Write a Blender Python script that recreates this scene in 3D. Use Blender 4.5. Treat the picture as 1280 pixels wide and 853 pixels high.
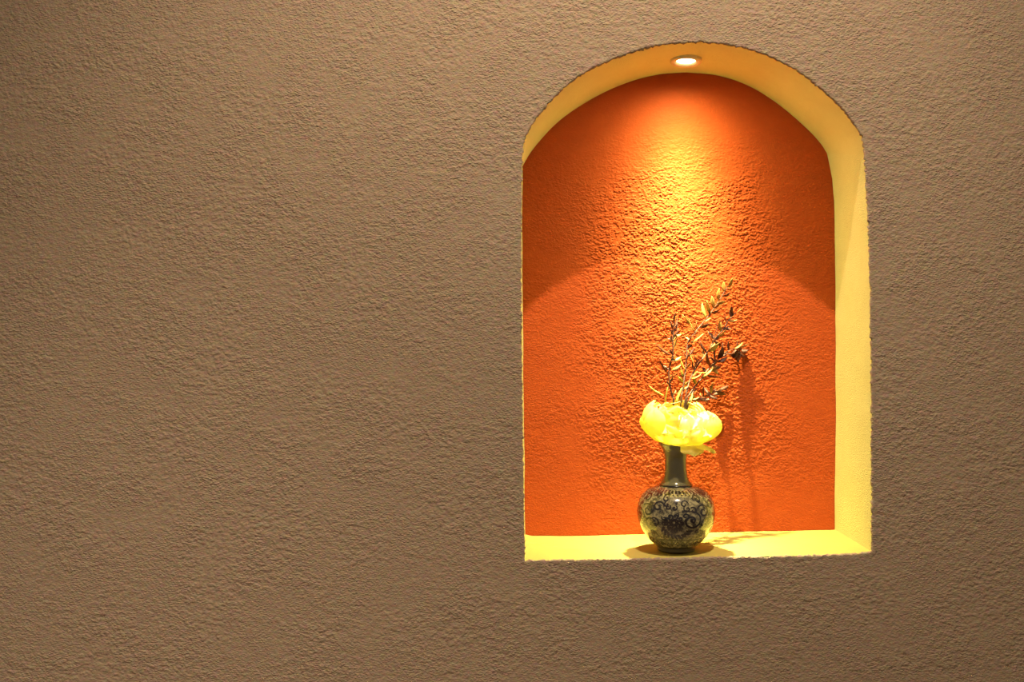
import bpy, bmesh, math, random
import numpy as np
from mathutils import Vector, Matrix, noise

C = bpy.context.scene
for o in list(bpy.data.objects):
    bpy.data.objects.remove(o)
PI = math.pi

# ------------------------------------------------------------------ camera
F = 1300.0                      # focal length in pixels of the 1280x853 frame
CAM = Vector((0.0, -1.68, 1.35))
ny = Vector((16 / F, 16.5 / F, -1)).normalized()          # wall normal seen by the camera
up = Vector((-0.0085, 1, 0)); up = (up - ny * up.dot(ny)).normalized()
xx = ny.cross(up)
M3 = Matrix(((xx.x, xx.y, xx.z), (ny.x, ny.y, ny.z), (up.x, up.y, up.z)))   # camera -> world
cd = bpy.data.cameras.new('camera'); cam = bpy.data.objects.new('camera', cd)
C.collection.objects.link(cam); C.camera = cam
cd.sensor_fit = 'HORIZONTAL'; cd.sensor_width = 36; cd.lens = 36 * F / 1280
cd.clip_start = 0.02
cam.matrix_world = Matrix.Translation(CAM) @ M3.to_4x4()

def at(px, py, Y):
    """point of the depth plane y = Y that lies on the sight line of a photo position"""
    d = M3 @ Vector(((px - 640) / F, -(py - 426.5) / F, -1))
    return CAM + d * ((Y - CAM.y) / d.y)

# ------------------------------------------------------------------ world, lights, exposure
w = bpy.data.worlds.new('world'); C.world = w; w.use_nodes = True
w.node_tree.nodes['Background'].inputs[0].default_value = (1.0, 0.79, 0.58, 1)
w.node_tree.nodes['Background'].inputs[1].default_value = 0.22
C.view_settings.view_transform = 'Standard'; C.view_settings.look = 'None'
C.view_settings.exposure = 0.0; C.view_settings.gamma = 1.0
C.view_settings.use_curve_mapping = False

NX = at(857, 74, 0.105).x       # centre line of the niche
DEPTH = 0.20                    # niche depth
ARCH = at(870, 53, 0.0).z

def spot(name, loc, target, power, color, size_deg, blend, radius):
    l = bpy.data.lights.new(name, 'SPOT'); l.energy = power; l.color = color
    l.spot_size = math.radians(size_deg); l.spot_blend = blend; l.shadow_soft_size = radius
    o = bpy.data.objects.new(name, l); C.collection.objects.link(o)
    o.location = loc
    o.rotation_euler = (Vector(target) - Vector(loc)).to_track_quat('-Z', 'Y').to_euler()
    return o
# the ceiling downlight of the room: it throws the arch's shadow on the back of the niche
spot('room_spot', (NX - 0.03, -0.85, ARCH + 1.35), (NX - 0.24, 0.0, 1.33), 205, (1.0, 0.79, 0.55), 82, 1.0, 0.018)
# unseen fill spot, added to brighten only the lower left of the wall
spot('room_spot', (-0.70, -1.05, ARCH + 1.35), (-0.70, -1.00, 1.0), 225, (1.0, 0.82, 0.62), 66, 1.0, 0.05)

# ------------------------------------------------------------------ helpers
def mat(name):
    m = bpy.data.materials.new(name); m.use_nodes = True
    return m, m.node_tree, m.node_tree.nodes['Principled BSDF']
def node(nt, t, **kw):
    n = nt.nodes.new(t)
    for k, v in kw.items(): setattr(n, k, v)
    return n
def ramp(nt, stops, src):
    r = node(nt, 'ShaderNodeValToRGB'); e = r.color_ramp.elements
    while len(e) < len(stops): e.new(0.5)
    for i, (p, c) in enumerate(stops):
        e[i].position = p; e[i].color = (c, c, c, 1) if not isinstance(c, tuple) else (*c, 1)
    nt.links.new(src, r.inputs[0]); return r.outputs[0]
def math_n(nt, op, a, b):
    n = node(nt, 'ShaderNodeMath', operation=op)
    for i, v in enumerate((a, b)):
        if isinstance(v, (int, float)): n.inputs[i].default_value = v
        else: nt.links.new(v, n.inputs[i])
    return n.outputs[0]
def noise_n(nt, vec, scale, detail=3, rough=.55, dist=0.0):
    n = node(nt, 'ShaderNodeTexNoise'); n.inputs['Scale'].default_value = scale
    n.inputs['Detail'].default_value = detail; n.inputs['Roughness'].default_value = rough
    n.inputs['Distortion'].default_value = dist
    nt.links.new(vec, n.inputs['Vector']); return n

def stucco(name, c1, c2, relief, rough=.85, scale=105, fine=.3, mott=0.0, spec=.3, fade=None):
    m, nt, b = mat(name)
    tc = node(nt, 'ShaderNodeTexCoord')
    mp = node(nt, 'ShaderNodeMapping'); mp.inputs['Scale'].default_value = (1, 1, 1.75)
    mp.inputs['Rotation'].default_value = (0, math.radians(-14), 0)
    nt.links.new(tc.outputs['Object'], mp.inputs[0])
    v = mp.outputs[0]
    wob = noise_n(nt, v, scale * .9, 2, .6)
    off = node(nt, 'ShaderNodeVectorMath', operation='MULTIPLY_ADD')
    nt.links.new(wob.outputs['Color'], off.inputs[0]); off.inputs[1].default_value = (.9 / scale,) * 3
    nt.links.new(v, off.inputs[2])
    vo = node(nt, 'ShaderNodeTexVoronoi', feature='SMOOTH_F1'); vo.inputs['Scale'].default_value = scale
    vo.inputs['Smoothness'].default_value = .35; nt.links.new(off.outputs[0], vo.inputs['Vector'])
    n1 = noise_n(nt, v, scale * .75, 4, .62)
    lumps = math_n(nt, 'ADD', ramp(nt, [(.05, 1.), (.62, 0.)], vo.outputs['Distance']),
                   math_n(nt, 'MULTIPLY', n1.outputs[0], 1.3))
    big = noise_n(nt, tc.outputs['Object'], 13, 2)
    dens = ramp(nt, [(.35, .35), (.62, 1.)], big.outputs[0])
    n2 = noise_n(nt, v, scale * 3.2, 2, .6)
    h = math_n(nt, 'ADD', math_n(nt, 'MULTIPLY', lumps, dens), math_n(nt, 'MULTIPLY', n2.outputs[0], fine))
    if fade:                                  # trowelled smoother towards the crown of the arch
        sx = node(nt, 'ShaderNodeSeparateXYZ'); nt.links.new(tc.outputs['Object'], sx.inputs[0])
        mr = node(nt, 'ShaderNodeMapRange'); mr.inputs[1].default_value = fade[0]; mr.inputs[2].default_value = fade[1]
        mr.inputs[3].default_value = 1.0; mr.inputs[4].default_value = fade[2]
        nt.links.new(sx.outputs[2], mr.inputs[0])
        h = math_n(nt, 'MULTIPLY', h, mr.outputs[0])
    bp = node(nt, 'ShaderNodeBump'); bp.inputs['Strength'].default_value = 1.0
    bp.inputs['Distance'].default_value = relief
    nt.links.new(h, bp.inputs['Height']); nt.links.new(bp.outputs[0], b.inputs['Normal'])
    mx = node(nt, 'ShaderNodeMix', data_type='RGBA')
    mx.inputs[6].default_value = (*c1, 1); mx.inputs[7].default_value = (*c2, 1)
    n3 = noise_n(nt, v, 28, 4, .7)
    nt.links.new(ramp(nt, [(.3, 0.), (.7, 1.)], n3.outputs[0]), mx.inputs[0])
    col = mx.outputs[2]
    if mott:
        n4 = noise_n(nt, v, 110, 3, .7)
        mm = node(nt, 'ShaderNodeMix', data_type='RGBA', blend_type='OVERLAY')
        mm.inputs[0].default_value = mott
        nt.links.new(col, mm.inputs[6]); nt.links.new(n4.outputs['Color'], mm.inputs[7])
        col = mm.outputs[2]
    nt.links.new(col, b.inputs['Base Color'])
    b.inputs['Roughness'].default_value = rough; b.inputs['Specular IOR Level'].default_value = spec
    return m

def simple(name, c, rough=.6, c2=None, scale=60, coat=0, metal=0, spec=.5, trans=0, bump=0):
    m, nt, b = mat(name)
    tc = node(nt, 'ShaderNodeTexCoord')
    n = noise_n(nt, tc.outputs['Object'], scale, 4, .6)
    mx = node(nt, 'ShaderNodeMix', data_type='RGBA')
    mx.inputs[6].default_value = (*c, 1); mx.inputs[7].default_value = (*(c2 or tuple(x * .85 for x in c)), 1)
    nt.links.new(ramp(nt, [(.35, 0.), (.65, 1.)], n.outputs[0]), mx.inputs[0])
    nt.links.new(mx.outputs[2], b.inputs['Base Color'])
    b.inputs['Roughness'].default_value = rough; b.inputs['Metallic'].default_value = metal
    b.inputs['Coat Weight'].default_value = coat; b.inputs['Coat Roughness'].default_value = .06
    b.inputs['Specular IOR Level'].default_value = spec
    if bump:
        bp = node(nt, 'ShaderNodeBump'); bp.inputs['Distance'].default_value = bump
        nt.links.new(n.outputs[0], bp.inputs['Height']); nt.links.new(bp.outputs[0], b.inputs['Normal'])
    if trans:
        tr = node(nt, 'ShaderNodeBsdfTranslucent'); nt.links.new(mx.outputs[2], tr.inputs[0])
        ms = node(nt, 'ShaderNodeMixShader'); ms.inputs[0].default_value = trans
        out = nt.nodes['Material Output']
        nt.links.new(b.outputs[0], ms.inputs[1]); nt.links.new(tr.outputs[0], ms.inputs[2])
        nt.links.new(ms.outputs[0], out.inputs[0])
    return m

def link_mesh(name, verts, faces, m, parent=None, smooth=True):
    me = bpy.data.meshes.new(name); me.from_pydata([tuple(v) for v in verts], [], faces)
    me.materials.append(m); me.update()
    if smooth:
        for p in me.polygons: p.use_smooth = True
    o = bpy.data.objects.new(name, me); C.collection.objects.link(o)
    if parent:
        o.parent = parent
        o.matrix_parent_inverse = Matrix.Identity(4)
    return o
def thing(name, loc, label, cat, group=None):
    o = bpy.data.objects.new(name, None); C.collection.objects.link(o)
    o.empty_display_size = .02; o.location = loc
    o['label'] = label; o['category'] = cat
    if group: o['group'] = group
    return o
def tag(o, label, cat=None, kind=None):
    o['label'] = label
    if cat: o['category'] = cat
    if kind: o['kind'] = kind
def catmull(pts, n):
    out = []
    P = [pts[0]] + list(pts) + [pts[-1]]
    for i in range(1, len(P) - 2):
        p0, p1, p2, p3 = P[i - 1], P[i], P[i + 1], P[i + 2]
        for k in range(n):
            t = k / n
            out.append(0.5 * ((2 * p1) + (p2 - p0) * t + (2 * p0 - 5 * p1 + 4 * p2 - p3) * t * t + (3 * p1 - p0 - 3 * p2 + p3) * t ** 3))
    out.append(pts[-1]); return out
def resample(pts, n):
    d = [0]
    for a, b in zip(pts, pts[1:]): d.append(d[-1] + (b - a).length)
    out = []; j = 0
    for k in range(n):
        s = d[-1] * k / n
        while d[j + 1] < s: j += 1
        t = (s - d[j]) / max(d[j + 1] - d[j], 1e-9)
        out.append(pts[j].lerp(pts[j + 1], t))
    return out

# ------------------------------------------------------------------ materials of the setting
M_wall = stucco('taupe_stucco', (.35, .258, .182), (.375, .273, .188), .0010, scale=230, mott=.38, fine=.6)
M_back = stucco('orange_stucco', (.44, .076, .016), (.48, .088, .019), .0005, scale=300, rough=.60, fine=.5, mott=.06, spec=.12,
                fade=(ARCH - .22, ARCH - .10, .35))
M_cream = stucco('cream_plaster', (.72, .71, .31), (.75, .75, .34), .0005, scale=300, rough=.8, fine=.5, spec=.2)
M_sill = stucco('cream_sill', (.50, .43, .115), (.53, .455, .125), .0002, scale=120, rough=.7, fine=.3, spec=.25)

# ------------------------------------------------------------------ the niche outline (front and back edge of the opening)
front_px = dict(
    left=[(656.3, 701), (655.2, 668), (653.2, 520), (651.4, 375), (651.6, 300), (652.4, 208)],
    arcl=[(652.4, 208), (656.5, 173), (677, 140), (713, 103), (750, 81), (787, 66.5), (824, 56.5), (860, 53)],
    arcr=[(860, 53), (897, 54), (934, 61), (970, 74), (1007, 96), (1044, 127), (1066, 153), (1077, 171), (1081, 191)],
    right=[(1081, 191), (1084.5, 250), (1086.5, 306), (1088.5, 390), (1089.3, 450), (1090, 560), (1090.3, 690)],
    bottom=[(1090.3, 690), (1070, 692.5), (1020, 694.5), (860, 698), (740, 700), (656.3, 701)])
back_px = dict(
    left=[(656.8, 668), (655.4, 520), (653.7, 375), (653.6, 300), (653.5, 208)],
    arcl=[(653.5, 208), (666, 188), (688, 162), (713, 142), (750, 119), (787, 103), (824, 93.5), (858, 91)],
    arcr=[(858, 91), (897, 95), (934, 107), (970, 129), (1007, 160), (1024, 178), (1033, 192)],
    right=[(1033, 192), (1039.7, 224), (1042, 252), (1043.5, 317), (1044, 500), (1043, 662)],
    bottom=[(1043, 662), (1040, 662.4), (850, 666.5), (700, 670.3), (665, 670), (656.8, 668)])
NS = dict(left=160, arcl=110, arcr=110, right=160, bottom=150)
def outline(px, Y):
    pts = []
    for k in ('left', 'arcl', 'arcr', 'right', 'bottom'):
        p = [at(x, y, Y) for x, y in px[k]]
        if k.startswith('arc'): p = catmull(p, 8)
        pts += resample(p, NS[k])
    return pts
FO = outline(front_px, 0.0); BO = outline(back_px, DEPTH)
N = len(FO)
nb = N - NS['bottom']
# crumbly lip: the stucco coat ends unevenly at the opening
def crumb(p, k, amp):
    return Vector((noise.noise(Vector((p.x * 240, k, p.z * 240))), 0.6 * noise.noise(Vector((p.x * 170, k + 9, p.z * 170))),
                   noise.noise(Vector((p.x * 240, k + 5, p.z * 240))))) * amp
cen = Vector((NX, 0, (FO[0].z + ARCH) / 2))
LIP = []
for i, p in enumerate(FO):
    out = (FO[(i + 1) % N] - FO[i - 1]).cross(Vector((0, 1, 0))).normalized()
    if out.dot(p - cen) < 0: out = -out
    LIP.append((p, out))

# relief of the stucco coats as real height fields (crumbs of plaster, joined patches, smoother spots)
def relief_field(w_, h_, cell, seed, sx, sz, slant=-.22):
    nx, nz = int(w_ / cell) + 1, int(h_ / cell) + 1
    rg = np.random.default_rng(seed)
    fx = np.fft.fftfreq(nx, cell)[None, :]; fz = np.fft.fftfreq(nz, cell)[:, None]
    def band(ax, az, sl=0.0):
        n_ = np.fft.fft2(rg.standard_normal((nz, nx)))
        gx = fx; gz = fz + sl * fx
        g = np.exp(-2 * (PI * ax * gx) ** 2 - 2 * (PI * az * gz) ** 2)
        r_ = np.real(np.fft.ifft2(n_ * g)); return (r_ - r_.mean()) / r_.std()
    a = band(sx, sz, slant) - .55 * band(sx * 3, sz * 3)
    crumbs = 1 / (1 + np.exp(-3.2 * (a - .15)))
    fine = band(sx * .45, sz * .45, slant)
    mask = 1 / (1 + np.exp(-1.8 * (band(.022, .016) + .5)))
    hh = (crumbs * (.35 + .65 * mask) + .16 * fine * (.4 + .6 * mask) + .10 * band(.03, .03))
    return hh
def grid_mesh(name, x0, z0, cell, hh, y_of, keep, m):
    nz, nx = hh.shape
    X, Z = np.meshgrid(x0 + cell * np.arange(nx), z0 + cell * np.arange(nz))
    co = np.stack([X, y_of(hh, X, Z), Z], -1).reshape(-1, 3).astype(np.float32)
    idx = np.arange(nx * nz).reshape(nz, nx)
    q = np.stack([idx[:-1, :-1], idx[:-1, 1:], idx[1:, 1:], idx[1:, :-1]], -1)
    if keep is not None:
        k = keep(X, Z); kk = k[:-1, :-1] & k[:-1, 1:] & k[1:, 1:] & k[1:, :-1]; q = q[kk]
    q = q.reshape(-1, 4).astype(np.int32)
    used_ = np.zeros(nx * nz, bool); used_[q.ravel()] = True
    mp_ = np.cumsum(used_) - 1; co = co[used_]; q = mp_[q].astype(np.int32)
    me = bpy.data.meshes.new(name); me.vertices.add(len(co)); me.vertices.foreach_set('co', co.ravel())
    me.loops.add(q.size); me.loops.foreach_set('vertex_index', q.ravel())
    me.polygons.add(len(q)); me.polygons.foreach_set('loop_start', np.arange(0, q.size, 4, dtype=np.int32))
    me.update(calc_edges=True); me.polygons.foreach_set('use_smooth', np.ones(len(q), bool))
    me.materials.append(m)
    o = bpy.data.objects.new(name, me); C.collection.objects.link(o); return o
GX0, GX1, GZ0, GZ1, GC = -.93, .93, .76, 1.94, .0015
WH = relief_field(GX1 - GX0, GZ1 - GZ0, GC, 4, .0015, .00095)
WREL = .00095
def wall_y(x, z):
    i = min(max(int((z - GZ0) / GC + .5), 0), WH.shape[0] - 1); j = min(max(int((x - GX0) / GC + .5), 0), WH.shape[1] - 1)
    e = min(1, max(0, min(x - GX0, GX1 - x, z - GZ0, GZ1 - z) / .03))
    return -WREL * (WH[i, j] - .5) * e
ox = np.array([p.x for p in FO]); oz = np.array([p.z for p in FO])
def outside(X, Z, margin=.0055):
    # crossing test against the opening plus a margin measured to its outline points
    res = np.ones(X.shape, bool)
    sel = (X > ox.min() - .02) & (X < ox.max() + .02) & (Z > oz.min() - .02) & (Z < oz.max() + .02)
    px_, pz_ = X[sel], Z[sel]; ins = np.zeros(px_.shape, bool); dmin = np.full(px_.shape, 9.)
    for i in range(N):
        xa, za, xb, zb = ox[i], oz[i], ox[(i + 1) % N], oz[(i + 1) % N]
        if za != zb:
            c_ = ((za > pz_) != (zb > pz_)) & (px_ < (xb - xa) * (pz_ - za) / (zb - za) + xa); ins ^= c_
        if i % 2 == 0: dmin = np.minimum(dmin, (px_ - xa) ** 2 + (pz_ - za) ** 2)
    res[sel] = ~(ins | (dmin < margin ** 2)); return res

# main wall: rings from the lip outward, then on to the wall's outer rectangle
X0, X1, Z0, Z1 = -2.2, 2.6, 0.0, 3.3
verts, faces = [], []
rings = [(-.0004, .0035, .0030), (.0004, .0004, .0032), (.0022, .0, .0012), (.0045, 0, 0), (.0065, 0, 0), (.0090, .0004, 0)]
for off, yy, amp in rings:
    for p, out in LIP:
        q = p + out * off + Vector((0, yy, 0)) + crumb(p, off * 300, amp)
        if off > .001: q.y += wall_y(q.x, q.z)
        elif off > 0: q.y += .5 * wall_y(q.x, q.z)
        verts.append(q)
def rect_hit(p):
    d = (p - cen).normalized()
    t = min((X1 - cen.x) / d.x if d.x > 1e-6 else 1e9, (X0 - cen.x) / d.x if d.x < -1e-6 else 1e9,
            (Z1 - cen.z) / d.z if d.z > 1e-6 else 1e9, (Z0 - cen.z) / d.z if d.z < -1e-6 else 1e9)
    q = cen + d * t; q.y = 0; return q
for p, out in LIP: verts.append(p + out * .0095 + Vector((0, .0045, 0)))
for p in FO: q = rect_hit(p); q.y = .0045; verts.append(q)
for p in FO: q = rect_hit(p); q.y = DEPTH + .05; verts.append(q)
R = len(rings) + 3
for r in range(R - 1):
    for i in range(N):
        j = (i + 1) % N
        faces.append((r * N + i, r * N + j, (r + 1) * N + j, (r + 1) * N + i))
wall = link_mesh('wall_front', verts, faces, M_wall, smooth=True)
tag(wall, 'rough taupe brown stucco wall around the arched niche', kind='structure')
edge = lambda hh, X, Z: -WREL * (hh - .5) * np.clip(np.minimum(np.minimum(X - GX0, GX1 - X), np.minimum(Z - GZ0, GZ1 - Z)) / .03, 0, 1)
coat = grid_mesh('stucco_coat', GX0, GZ0, GC, WH, edge, outside, M_wall)
coat.parent = wall
# corner fans so the rectangle closes at its corners
bm = bmesh.new(); bm.from_mesh(wall.data); bm.normal_update()
bmesh.ops.recalc_face_normals(bm, faces=bm.faces[:]); bm.to_mesh(wall.data); bm.free()

# reveal (jambs and arch) and sill
def loft(name, i0, i1, m, cuts=10):
    vs, fs = [], []
    idx = [i % N for i in range(i0, i1 + 1)]
    for c in range(cuts + 1):
        t = c / cuts
        for i in idx:
            q = FO[i].lerp(BO[i], t)
            if c == 0: q = q + Vector((0, .0015, 0))
            q = q + LIP[i][1] * (.0012 * noise.noise(Vector((q.x * 14, q.y * 14, q.z * 14))) + .0008)
            vs.append(q)
    n = len(idx)
    for c in range(cuts):
        for k in range(n - 1):
            fs.append((c * n + k, c * n + k + 1, (c + 1) * n + k + 1, (c + 1) * n + k))
    return link_mesh(name, vs, fs, m)
reveal = loft('trim_1', 0, nb, M_cream); tag(reveal, 'cream plaster jambs and arched soffit lining the niche', kind='structure')
sill = loft('trim_2', nb, N, M_sill); tag(sill, 'smooth cream sill forming the floor of the niche', kind='structure')

# orange back of the niche
bx = [p.x for p in BO]; bz = [p.z for p in BO]
BH = relief_field(max(bx) - min(bx) + .03, max(bz) - min(bz) + .03, .0009, 9, .0012, .00085)
def back_y(hh, X, Z):
    fade = np.clip((ARCH - .085 - Z) / .11, .12, 1)
    low = np.clip((Z - (min(bz) + .02)) / .10, .35, 1)
    side = np.clip(1.25 - (np.abs(X - NX - .01) - .07) / .15, .38, 1.1)      # the coat is rougher along the middle
    return DEPTH + .0010 - .00125 * hh * fade * low * side
back = grid_mesh('wall_back', min(bx) - .015, min(bz) - .015, .0009, BH, back_y, None, M_back)
tag(back, 'burnt orange rough stucco back of the arched niche', kind='structure')

# room floor
M_floor = simple('floor_tile', (.30, .22, .15), .5)
fl = link_mesh('floor', [(X0, -3.2, 0), (X1, -3.2, 0), (X1, .25, 0), (X0, .25, 0)], [(0, 1, 2, 3)], M_floor, smooth=False)
tag(fl, 'plain brown floor below the wall', kind='structure')

# ------------------------------------------------------------------ lathe / tube builders
def lathe(name, prof, m, parent, seg=72, off=(0, 0, 0), tilt=None):
    vs, fs = [], []
    for r, z in prof:
        for k in range(seg):
            a = 2 * PI * k / seg
            v = Vector((r * math.cos(a), r * math.sin(a), z))
            if tilt: v = tilt @ v
            vs.append(v + Vector(off))
    for i in range(len(prof) - 1):
        for k in range(seg):
            l = (k + 1) % seg
            fs.append((i * seg + k, i * seg + l, (i + 1) * seg + l, (i + 1) * seg + k))
    return link_mesh(name, vs, fs, m, parent)
def frame(t):
    a = Vector((0, 0, 1)) if abs(t.z) < .9 else Vector((1, 0, 0))
    u = t.cross(a).normalized(); return u, t.cross(u).normalized()
def tube_data(pts, r0, r1, seg=7):
    vs, fs = [], []; n = len(pts)
    for i, p in enumerate(pts):
        t = (pts[min(i + 1, n - 1)] - pts[max(i - 1, 0)]).normalized(); u, v = frame(t)
        r = r0 + (r1 - r0) * i / (n - 1)
        for k in range(seg):
            a = 2 * PI * k / seg; vs.append(p + u * (r * math.cos(a)) + v * (r * math.sin(a)))
    for i in range(n - 1):
        for k in range(seg):
            l = (k + 1) % seg; fs.append((i * seg + k, i * seg + l, (i + 1) * seg + l, (i + 1) * seg + k))
    fs.append(tuple(range(seg))); fs.append(tuple((n - 1) * seg + k for k in reversed(range(seg))))
    return vs, fs

# ------------------------------------------------------------------ niche spotlight in the crown of the arch
LP = at(857.5, 73, 0.105)
M_ring = simple('brushed_brass_ring', (.82, .72, .40), .4, metal=.0)
M_lens, ntl, bl = mat('lamp_lens')
bl.inputs['Base Color'].default_value = (.9, .85, .7, 1)
bl.inputs['Emission Color'].default_value = (1, .90, .66, 1); bl.inputs['Emission Strength'].default_value = 9
lamp = thing('recessed_spotlight', LP - Vector((0, 0, .0015)), 'small round glowing spotlight set in the crown of the niche arch', 'light')
TL = Matrix.Rotation(math.radians(-4.5), 4, 'X') @ Matrix.Rotation(math.radians(2.8), 4, 'Y')
lathe('trim_ring', [(.0158, -.0015), (.0172, -.0050), (.0215, -.0066), (.0255, -.0066), (.0268, -.0050), (.0268, .006), (.0158, .006), (.0158, -.0015)], M_ring, lamp, 64, tilt=TL)
lathe('lens', [(.0001, -.0030), (.010, -.0028), (.0160, -.0022), (.0160, .002), (.0001, .002)], M_lens, lamp, 48, tilt=TL)
# its light: an LED reflector's beam profile, bright narrow centre and weak wide spill
ld = bpy.data.lights.new('niche_lamp', 'POINT'); ld.energy = 1.0; ld.color = (1.0, .87, .38); ld.shadow_soft_size = .009
ld.use_nodes = True; nt = ld.node_tree; em = nt.nodes['Emission']
tc = node(nt, 'ShaderNodeTexCoord'); sp = node(nt, 'ShaderNodeSeparateXYZ'); nt.links.new(tc.outputs['Normal'], sp.inputs[0])
def lobe(axis, power, amount):
    d = node(nt, 'ShaderNodeVectorMath', operation='DOT_PRODUCT'); nt.links.new(tc.outputs['Normal'], d.inputs[0])
    d.inputs[1].default_value = Vector(axis).normalized()
    return math_n(nt, 'MULTIPLY', math_n(nt, 'POWER', math_n(nt, 'MAXIMUM', d.outputs['Value'], 0.0), power), amount)
beam = math_n(nt, 'ADD', lobe((0, .15, -1), 22.0, 96.0), lobe((0, -.06, -1), 70.0, 130.0))   # main beam and hot centre
mid_ = lobe((0, .05, -1), 6.0, 16.0)
cz = math_n(nt, 'MAXIMUM', math_n(nt, 'MULTIPLY', sp.outputs[2], -1.0), 0.0)
wide = math_n(nt, 'MULTIPLY', math_n(nt, 'POWER', cz, 2.0), 6.0)
nt.links.new(math_n(nt, 'ADD', math_n(nt, 'ADD', beam, mid_), wide), em.inputs['Strength'])
lo = bpy.data.objects.new('niche_lamp', ld); C.collection.objects.link(lo)
lo.location = (0, 0, -.016); lo.parent = lamp

# ------------------------------------------------------------------ the vase
VY = .062
VB = at(845.3, 687, VY)
# sill height under the vase
def sill_z(x, y):
    best = None
    t = y / DEPTH
    for i in range(nb, N):
        q = FO[i].lerp(BO[i], t)
        if best is None or abs(q.x - x) < abs(best.x - x): best = q
    return best.z
VB.z = sill_z(VB.x, VY) - .0003
vase = thing('flower_vase', VB, 'round bellied porcelain vase with dark painted scrolls and a slim grey green neck', 'vase')

def glaze(name, kind):
    m, nt, b = mat(name)
    tc = node(nt, 'ShaderNodeTexCoord')
    n0 = noise_n(nt, tc.outputs['Object'], 55, 4, .7, 1.6)
    n1 = noise_n(nt, tc.outputs['Object'], 170, 3, .6, .8)
    mx = node(nt, 'ShaderNodeMix', data_type='RGBA')
    if kind == 'body':
        mx.inputs[6].default_value = (.40, .35, .19, 1); mx.inputs[7].default_value = (.030, .026, .022, 1)
        f = math_n(nt, 'ADD', math_n(nt, 'MULTIPLY', n0.outputs[0], .7), math_n(nt, 'MULTIPLY', n1.outputs[0], .35))
        nt.links.new(ramp(nt, [(.46, 0.), (.53, .6), (.62, 1.)], f), mx.inputs[0])
    else:
        mx.inputs[6].default_value = (.18, .165, .085, 1); mx.inputs[7].default_value = (.13, .12, .06, 1)
        nt.links.new(n0.outputs[0], mx.inputs[0])
    nt.links.new(mx.outputs[2], b.inputs['Base Color'])
    b.inputs['Roughness'].default_value = .18; b.inputs['Coat Weight'].default_value = 1; b.inputs['Coat Roughness'].default_value = .05
    return m
M_body = glaze('painted_glaze', 'body'); M_neck = glaze('celadon_glaze', 'neck')
M_ink = simple('dark_blue_ink', (.010, .010, .016), .2, c2=(.022, .013, .014), coat=1)
M_foot = simple('brown_foot', (.055, .045, .035), .35, coat=.5)
BP = [(.030, .0055), (.033, .008), (.042, .0155), (.0505, .026), (.0570, .036), (.0618, .047), (.0640, .058), (.0645, .067),
      (.0630, .079), (.0590, .089), (.0530, .0965), (.0450, .1025), (.0350, .1065), (.0270, .1090), (.0250, .1105)]
pp = [Vector((r, 0, z)) for r, z in BP]; body_prof = [(p.x, p.z) for p in catmull(pp, 5)]
def body_r(z):
    for (r0, z0), (r1, z1) in zip(body_prof, body_prof[1:]):
        if z0 <= z <= z1: return r0 + (r1 - r0) * (z - z0) / max(z1 - z0, 1e-9)
    return .03
lathe('body', body_prof, M_body, vase, 96)
neckp = catmull([Vector((r, 0, z)) for r, z in [(.0250, .1100), (.0262, .1112), (.0252, .1135), (.0222, .1180), (.0196, .1260), (.0182, .1380), (.0180, .1500),
                 (.0190, .1600), (.0222, .1690), (.0272, .1765), (.0288, .1790), (.0280, .1802), (.0262, .1780), (.0200, .1680), (.0165, .1560), (.0160, .1300), (.0155, .112)]], 4)
lathe('neck', [(p.x, p.z) for p in neckp], M_neck, vase, 72)
lathe('collar_band', [(.0252, .1085), (.0275, .1090), (.0284, .1103), (.0274, .1116), (.0256, .1118)], M_ink, vase, 72)
lathe('foot', [(.0001, .0003), (.0285, .0003), (.0312, .0012), (.0318, .0035), (.0308, .0060), (.0335, .0084), (.030, .010), (.0001, .010)], M_foot, vase, 72)

# painted scrolls: thin glaze ribbons following the belly
random.seed(11)
SV, SF = [], []
def surf(s, z, lift=.00018):          # s = angle from the front, to the right
    z = min(max(z, .0065), .108)
    r = body_r(z) + lift
    return Vector((r * math.sin(s), -r * math.cos(s), z))
def ribbon(pts, w0, w1=None):
    w1 = w0 if w1 is None else w1
    b0 = len(SV); n = len(pts)
    for i, (s, z) in enumerate(pts):
        a, b = pts[max(i - 1, 0)], pts[min(i + 1, n - 1)]
        d = Vector(((b[0] - a[0]) * .06, b[1] - a[1])); d = d.normalized() if d.length > 1e-9 else Vector((1, 0))
        ww = 1.75 * (w0 + (w1 - w0) * i / (n - 1)) * (.55 + .45 * math.sin(PI * (i + .5) / n))
        nx, nz = -d.y * ww, d.x * ww
        SV.append(surf(s + nx / .06, z + nz)); SV.append(surf(s - nx / .06, z - nz))
    for i in range(n - 1): SF.append((b0 + 2 * i, b0 + 2 * i + 1, b0 + 2 * i + 3, b0 + 2 * i + 2))
def spiral(cs, cz_, R0, turns, a0, direction, w, tail=0):
    pts = []
    n = int(26 * turns)
    for i in range(n + 1):
        t = i / n; r = R0 * (1 - .88 * t); a = a0 + direction * 2 * PI * turns * t
        pts.append((cs + r * math.cos(a) / .06, cz_ + r * math.sin(a) * .9))
    ribbon(pts, w, w * .8)
def blob(cs, cz_, ru, rv, a=0):
    b0 = len(SV); SV.append(surf(cs, cz_, .0002))
    for k in range(10):
        t = 2 * PI * k / 10; x = ru * math.cos(t); y = rv * math.sin(t) * (1 - .5 * math.cos(t))
        SV.append(surf(cs + (x * math.cos(a) - y * math.sin(a)) / .06, cz_ + x * math.sin(a) + y * math.cos(a), .0002))
    for k in range(10): SF.append((b0, b0 + 1 + k, b0 + 1 + (k + 1) % 10))
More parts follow.
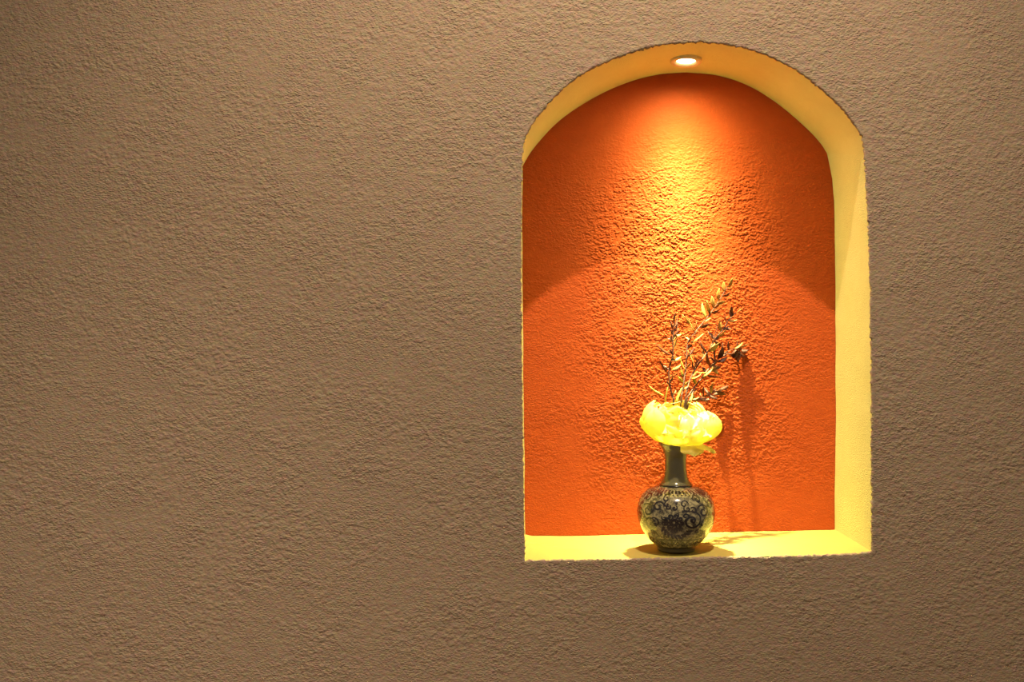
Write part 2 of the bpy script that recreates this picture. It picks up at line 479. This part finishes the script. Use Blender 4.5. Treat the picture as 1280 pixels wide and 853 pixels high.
def motif(s0):
    # large scroll to the right of the flower, with an eye
    spiral(s0 + .27, .060, .0175, 1.6, 1.9, -1, .0010)
    blob(s0 + .27, .060, .0022, .0022)
    spiral(s0 + .62, .074, .0125, 1.4, 2.6, -1, .0009); spiral(s0 + .70, .052, .0125, 1.2, .6, 1, .0011)
    spiral(s0 + .50, .093, .0085, 1.3, 3.3, -1, .0009); spiral(s0 + .08, .087, .0070, 1.2, 0, 1, .0007)
    # peony in the middle: overlapping outlined petals
    for k in range(9):
        a = 2 * PI * k / 9; cs, cc = s0 - .20 + .0115 * math.cos(a) / .06, .058 + .0105 * math.sin(a)
        spiral(cs, cc, .0062, .9, a + 2.4, 1, .0009); blob(cs, cc, .0024, .0016, a)
    for k in range(6):
        a = 2 * PI * k / 6; blob(s0 - .20 + .0045 * math.cos(a) / .06, .058 + .0045 * math.sin(a), .0028, .0018, a)
    # leaves below
    for k in range(9):
        a = -2.8 + k * .29; blob(s0 - .12 + .024 * math.cos(a) / .06, .052 + .020 * math.sin(a), .0062, .0021, a + .6)
    spiral(s0 - .62, .082, .0100, 1.3, 0, 1, .0009); spiral(s0 - .72, .056, .0090, 1.2, 2, -1, .0009)
    spiral(s0 - .42, .095, .0070, 1.2, 1, 1, .0008)
    for k in range(26):
        blob(s0 + random.uniform(-.85, .85), random.uniform(.030, .102), random.uniform(.0012, .0034), random.uniform(.0008, .0016), random.uniform(0, PI))
for q in range(4): motif(q * PI / 2)
for k in range(60):
    spiral(random.uniform(-PI, PI), random.uniform(.030, .100), random.uniform(.0035, .0065), 1.1, random.uniform(0, 6), random.choice((-1, 1)), .0008)
for k in range(34):                    # petal band above the foot
    a = 2 * PI * k / 34
    ribbon([(a, .011), (a + .03, .019), (a + .09, .0235), (a + .15, .019), (a + .18, .011)], .0008)
    blob(a + .09, .0165, .0011, .0024)
for k in range(46):                    # dark band on the shoulder
    a = 2 * PI * k / 46; blob(a, .1035, .0026, .0020, a * 3); blob(a + .05, .0995, .0022, .0010, a * 2)
for z, ww in ((.0262, .0005), (.0095, .0008)):
    ribbon([(2 * PI * k / 60, z) for k in range(61)], ww * 1.6)
deco = link_mesh('painted_scrolls', SV, SF, M_ink, vase)

# ------------------------------------------------------------------ the peony
FB = VB + Vector((.0085, -.001, .178))
M_petal = simple('cream_petal', (.97, .93, .30), .55, c2=(.98, .95, .38), scale=90, trans=.68, spec=.3)
M_core = simple('white_inner_petal', (.98, .97, .90), .5, c2=(.98, .96, .75), scale=120, trans=.6, spec=.3)
peony = thing('peony_blossom', FB, 'large pale yellow peony blossom covering the mouth of the vase', 'flower')
def petal(az, e0, e1, L, W, m, ruff=.002, cup=.35, base=(0, 0, 0), seed=0, nu=13, nv=15, pw=1.9):
    """az azimuth (0 = right, -90 = towards the camera), e0/e1 elevation at root and tip in degrees"""
    az = math.radians(az); vs, fs = [], []
    p = Vector((.004, 0)); step = L / (nv - 1); path = [p.copy()]; el = []
    for i in range(nv):
        e = math.radians(e0 + (e1 - e0) * (i / (nv - 1)) ** pw); el.append(e)
        if i: p = p + Vector((math.cos(e), math.sin(e))) * step; path.append(p.copy())
    rd = Vector((math.cos(az), math.sin(az), 0)); sd = Vector((-math.sin(az), math.cos(az), 0))
    for i in range(nv):
        t = i / (nv - 1)
        wd = W * (.22 + .78 * math.sin(min(t * 1.25, 1) * PI / 2) ** .9) * math.sqrt(max(1 - max(0, (t - .66) / .34) ** 2.2, .0)) + .0004
        nrm = rd * -math.sin(el[i]) + Vector((0, 0, math.cos(el[i])))
        for j in range(nu):
            s = -1 + 2 * j / (nu - 1)
            q = rd * path[i].x + Vector((0, 0, path[i].y)) + sd * (s * wd / 2)
            q += nrm * (cup * wd / 2 * s * s)
            rf = ruff * (t ** 1.5)
            q += nrm * (rf * noise.noise(Vector((s * 2.2 + seed, t * 2.5, seed * 3.1))) * 1.6)
            q += nrm * (rf * .6 * math.sin(s * 7 + seed * 2) * t ** 2)
            q += (rd * math.cos(el[i]) + Vector((0, 0, math.sin(el[i])))) * (rf * 1.1 * math.sin(s * 5 + seed) * t ** 3)
            q += Vector(base); vs.append(Vector((q.x * 1.13, q.y, q.z * .86 - .002)))
    for i in range(nv - 1):
        for j in range(nu - 1):
            a = i * nu + j; fs.append((a, a + 1, a + nu + 1, a + nu))
    o = link_mesh('petal', vs, fs, m, peony)
    return o
outer = [   # az, e0, e1, L, W, cup
    (182, 18, 162, .121, .074, .36), (208, 10, 150, .112, .068, .34), (156, 22, 145, .116, .066, .30),
    (-2, 10, 145, .100, .064, .36), (-30, 4, 135, .100, .064, .32), (26, 16, 140, .094, .064, .30),
    (-62, -4, 112, .072, .056, .28), (-94, -4, 112, .070, .058, .28), (-126, 0, 118, .076, .056, .28),
    (70, 20, 120, .072, .060, .3), (112, 20, 120, .074, .060, .3)]
for i, (a, e0, e1, L, W, cu) in enumerate(outer): petal(a, e0, e1, L, W, M_petal, .0040, cu, (0, 0, 0), i + 1)
mid = [(-100, 38, 128, .078, .060, -.004), (-62, 34, 135, .076, .054, .004), (-150, 42, 125, .078, .050, -.004), (-10, 34, 130, .072, .046, .012),
       (35, 48, 120, .082, .052, .004), (90, 56, 118, .088, .066, -.002), (140, 52, 120, .082, .056, -.004), (-120, 55, 110, .076, .05, -.002), (60, 60, 105, .080, .05, .0)]
for i, (a, e0, e1, L, W, dx) in enumerate(mid): petal(a, e0, e1, L, W, M_petal, .0040, .4, (dx, 0, .005), i + 20)
random.seed(5)
for i in range(16):
    a = i * 137.5; k = i / 16
    petal(a, 50 + 22 * (1 - k), 122, .040 + .014 * random.random(), .020 + .008 * random.random(), M_core, .006, .5,
          (.010 + .018 * math.cos(i * 2.4), -.012 + .012 * math.sin(i * 2.4), .012), i + 40, 9, 11)
for i in range(11):   # ruffled inner petals that spill to the right
    petal(-75 + i * 13, 22 + (i % 3) * 16, 118, .040 + .004 * (i % 4), .021, M_core, .006, .5, (.022, -.008, .010 + .003 * (i % 3)), i + 70, 9, 11)
for i, (a, e0, e1, L, W, dx) in enumerate([(-96, 58, 104, .080, .060, -.006), (-75, 54, 108, .074, .052, .006), (-118, 56, 106, .074, .050, -.014)]):
    petal(a, e0, e1, L, W, M_petal, .0035, .35, (dx, -.004, .002), i + 100)
# drooping petals under the head
petal(-66, 0, -105, .040, .040, M_petal, .002, -.25, (.002, -.012, .006), 91)
petal(-22, -4, -60, .046, .044, M_petal, .003, -.20, (.004, -.006, .008), 92)
M_green = simple('olive_stem', (.20, .22, .06), .5, trans=.0)
sv, sf = tube_data([Vector((0, .002, -.05)), Vector((0, .001, -.02)), Vector((0, 0, .0)), Vector((0, 0, .012))], .0022, .004, 8)
link_mesh('stem', sv, sf, M_green, peony)

# ------------------------------------------------------------------ leafy sprigs
M_twig = simple('dark_twig', (.040, .012, .008), .6, c2=(.07, .022, .010))
M_leafd = simple('russet_leaf', (.07, .016, .010), .55, c2=(.12, .035, .014), trans=.1)
M_leafl = simple('pale_olive_leaf', (.36, .26, .07), .5, c2=(.38, .18, .05), trans=.2)
M_leafr = simple('amber_leaf', (.34, .12, .03), .5, c2=(.42, .17, .05), trans=.2)
M_leafy = simple('yellow_green_leaf', (.55, .55, .12), .5, c2=(.62, .50, .12), trans=.30)
def leaf(parent, origin, p, d, L, W, m, roll=0.0, bend=.25, seed=0):
    d = d.normalized(); u, v = frame(d)
    s = u * math.cos(roll) + v * math.sin(roll); n = d.cross(s)
    vs, fs = [], []; nv = 7
    for i in range(nv):
        t = i / (nv - 1); wd = W * math.sin(PI * min(.06 + t * .94, .995)) ** .8 * (1.15 - .35 * t)
        c = p + d * (L * t) + n * (-bend * L * t * t)
        for j, q in enumerate((-1, 0, 1)):
            pt = c + s * (q * wd / 2) + n * (abs(q) * wd * .18)
            pt.y = min(pt.y, DEPTH - .0012)
            vs.append(pt - origin)
    for i in range(nv - 1):
        for j in range(2): a = i * 3 + j; fs.append((a, a + 1, a + 4, a + 3))
    o = link_mesh('leaf', vs, fs, m, parent)
    sm = o.modifiers.new('thick', 'SOLIDIFY'); sm.thickness = .0003
    return o
MOUTH = VB + Vector((0, 0, .168))
def sprig(name, label, pts, leaves, r=(.0016, .0009), extra_twigs=(), extra=6):
    P = [MOUTH + Vector((random.uniform(-.006, .006), random.uniform(-.004, .006), -.03))] + [at(x, y, Y) for x, y, Y in pts]
    P = catmull(P, 6); org = P[0].copy()
    t = thing(name, org, label, 'sprig', 'dried sprigs standing in the vase')
    for q in P: q.y = min(q.y, DEPTH - .0015)
    vs, fs = tube_data([p - org for p in P], r[0], r[1])
    link_mesh('stem', vs, fs, M_twig, t)
    for tw in extra_twigs:
        Q = catmull([at(*q) for q in tw], 4)
        for q in Q: q.y = min(q.y, DEPTH - .0015)
        vs, fs = tube_data([p - org for p in Q], .0008, .0004, 5); link_mesh('twig', vs, fs, M_twig, t)
    for (x0, y0, x1, y1, Y, wpx, m) in leaves:
        a = at(x0, y0, Y); b = at(x1, y1, Y + random.uniform(-.008, .006))
        leaf(t, org, a, b - a, (b - a).length * 1.15, 1.35 * wpx / 720, m, random.uniform(-.9, .9) + PI / 2 * 0, random.uniform(-.2, .3))
    # small leaves in alternate pairs along the stem
    for k in range(2 * extra):
        i = int(len(P) * (.30 + .66 * k / (2 * extra))); i = min(i, len(P) - 2)
        d = (P[i + 1] - P[i]).normalized(); side = Vector(((-1) ** k * random.uniform(.5, 1.0), random.uniform(-.6, .6), random.uniform(-.1, .5)))
        leaf(t, org, P[i], d * .7 + side, random.uniform(.010, .017), random.uniform(.004, .0065), random.choice((M_leafd, M_leafd, M_leafl, M_leafr)),
             random.uniform(-1, 1), random.uniform(-.2, .4))
    return t
D, Lp, Yg = M_leafd, M_leafl, M_leafy
random.seed(3)
sprig('dried_sprig', 'leftmost upright dried sprig with a small russet tip above the flower',
      [(842, 505, .068), (840, 495, .074), (836, 467, .085), (841, 443, .092), (841, 428, .096), (842, 414, .10), (843, 401, .102)],
      [(836, 468, 824, 452, .086, 4, D), (839, 444, 819, 434, .092, 3, D), (841, 428, 837, 416, .096, 3.5, D), (842, 420, 848, 412, .098, 3.5, D),
       (842, 412, 838, 403, .10, 3, D), (842, 410, 847, 401, .10, 3, D), (843, 404, 843, 392, .102, 3, D), (841, 424, 835, 422, .097, 3.5, D),
       (837, 458, 842, 443, .088, 6, D), (838, 450, 850, 449, .088, 6, Lp), (839, 462, 850, 457, .085, 6, Lp), (842, 422, 851, 417, .098, 4, Lp),
       (838, 480, 843, 466, .08, 5, D)])
sprig('dried_sprig', 'tallest central dried sprig arching right to pale top leaves',
      [(851, 505, .068), (853, 490, .075), (855, 477, .082), (858, 451, .098), (860, 428, .110), (870, 414, .118), (885, 396, .128), (897, 379, .134), (910, 358, .14)],
      [(860, 430, 866, 417, .11, 6, D), (862, 428, 878, 421, .11, 7, Lp), (869, 414, 860, 403, .117, 4, Lp), (875, 409, 886, 405, .12, 5, D),
       (883, 398, 879, 381, .126, 6, Yg), (888, 392, 884, 378, .13, 5, Lp), (889, 391, 899, 387, .13, 5, D), (893, 385, 890, 372, .132, 5, Lp),
       (896, 380, 906, 377, .134, 4, Lp), (899, 376, 897, 363, .135, 5, Lp), (903, 370, 912, 368, .137, 4, D), (906, 365, 905, 354, .138, 5, Lp),
       (910, 359, 916, 350, .14, 4, Lp), (858, 452, 863, 440, .098, 4, D), (857, 462, 848, 450, .09, 4, Yg), (856, 470, 849, 462, .088, 5, Yg),
       (870, 413, 855, 396, .118, 2.5, Lp), (856, 478, 848, 470, .084, 5, Yg), (859, 446, 868, 436, .10, 3.5, D)])
sprig('dried_sprig', 'dried sprig right of the tallest one with crossing side twigs',
      [(856, 505, .07), (862, 477, .088), (870, 460, .10), (886, 438, .118), (894, 424, .126), (904, 412, .134), (911, 400, .14), (920, 391, .145)],
      [(870, 461, 864, 440, .10, 5, Lp), (869, 463, 872, 448, .10, 6, D), (874, 455, 866, 444, .104, 3, D), (884, 441, 875, 428, .116, 4, D),
       (885, 439, 898, 432, .117, 6, Lp), (893, 426, 902, 430, .125, 6, D), (894, 424, 887, 414, .126, 5, D), (898, 420, 908, 414, .128, 5, Lp),
       (902, 414, 898, 402, .132, 5, Lp), (904, 412, 914, 409, .134, 4, D), (909, 404, 905, 393, .138, 4, D), (911, 400, 921, 402, .14, 4, Lp),
       (916, 395, 914, 384, .143, 4, D), (920, 391, 927, 385, .145, 3.5, Lp), (864, 473, 876, 470, .09, 5, Lp), (868, 465, 885, 466, .095, 3, Yg)],
      extra_twigs=[[(884, 441, .116), (876, 432, .114), (870, 424, .112)], [(889, 432, .122), (895, 415, .126), (896, 398, .13)]])
sprig('dried_sprig', 'low dried sprig leaning right until its tip meets the orange back',
      [(858, 505, .072), (862, 493, .082), (880, 469, .105), (894, 452, .130), (907, 441, .155), (918, 436, .180), (926, 436, .1985)],
      [(881, 468, 900, 472, .106, 5, D), (878, 471, 889, 462, .10, 5, Lp), (889, 458, 883, 444, .12, 8, D), (890, 457, 900, 457, .125, 8, D),
       (895, 451, 893, 436, .13, 8, D), (896, 451, 908, 447, .135, 9, D), (898, 448, 904, 436, .138, 6, D), (905, 443, 902, 430, .15, 5, D),
       (907, 441, 917, 444, .155, 5, D), (912, 439, 910, 428, .165, 4, D), (918, 436, 928, 430, .178, 4, Lp), (922, 436, 936, 428, .186, 3.5, Lp), (924, 438, 930, 446, .192, 7, D), (921, 437, 917, 447, .188, 7, D), (926, 436, 927, 425, .194, 6, D), (923, 440, 924, 452, .193, 6, D), (925, 437, 921, 428, .190, 8, D), (927, 437, 934, 439, .194, 7, D), (921, 438, 912, 444, .182, 7, D),
       (890, 458, 898, 466, .12, 5, Lp), (872, 480, 866, 470, .095, 4, Yg), (885, 464, 896, 460, .115, 5, Lp)])
sprig('dried_sprig', 'shortest drooping dried sprig just above the right of the blossom',
      [(860, 507, .074), (868, 501, .088), (880, 496, .115), (892, 490, .150), (902, 488, .190)],
      [(870, 500, 866, 490, .09, 5, Yg), (878, 497, 884, 504, .10, 5, D), (880, 496, 880, 484, .105, 5, D), (886, 493, 896, 498, .115, 5, D),
       (890, 491, 890, 480, .12, 5, Lp), (896, 489, 906, 493, .175, 6, D), (900, 487, 910, 482, .185, 5, D), (901, 488, 892, 493, .188, 6, D), (874, 498, 886, 500, .095, 5, D)])
# low foliage of the peony: broad yellow green leaves behind the blossom
lf = thing('leaf_spray', MOUTH + Vector((-.006, .006, -.02)), 'broad yellow green leaves fanning up left behind the blossom', 'leaves')
lorg = lf.location.copy()
vs, fs = tube_data([Vector((0, 0, 0)), Vector((-.004, .003, .035)), at(832, 506, .078) - lorg], .0013, .0009); link_mesh('stem', vs, fs, M_green, lf)
for (x0, y0, x1, y1, Y, wpx, m, rr) in [(832, 507, 834, 480, .076, 9, M_leafy, .0), (830, 494, 810, 484, .078, 9, M_leafy, .2), (830, 508, 812, 497, .074, 4, M_leafl, .2),
                                   (836, 505, 856, 502, .066, 3, M_leafl, .1), (846, 505, 851, 484, .072, 7, M_leafy, .3), (853, 504, 846, 488, .08, 6, M_leafl, .2),
                                   (858, 506, 867, 492, .078, 8, M_leafy, .0), (850, 486, 862, 484, .08, 6, M_leafy, .3)]:
    a = at(x0, y0, Y); b = at(x1, y1, Y + .004); leaf(lf, lorg, a, b - a, (b - a).length, wpx / 730, m, rr, .1)
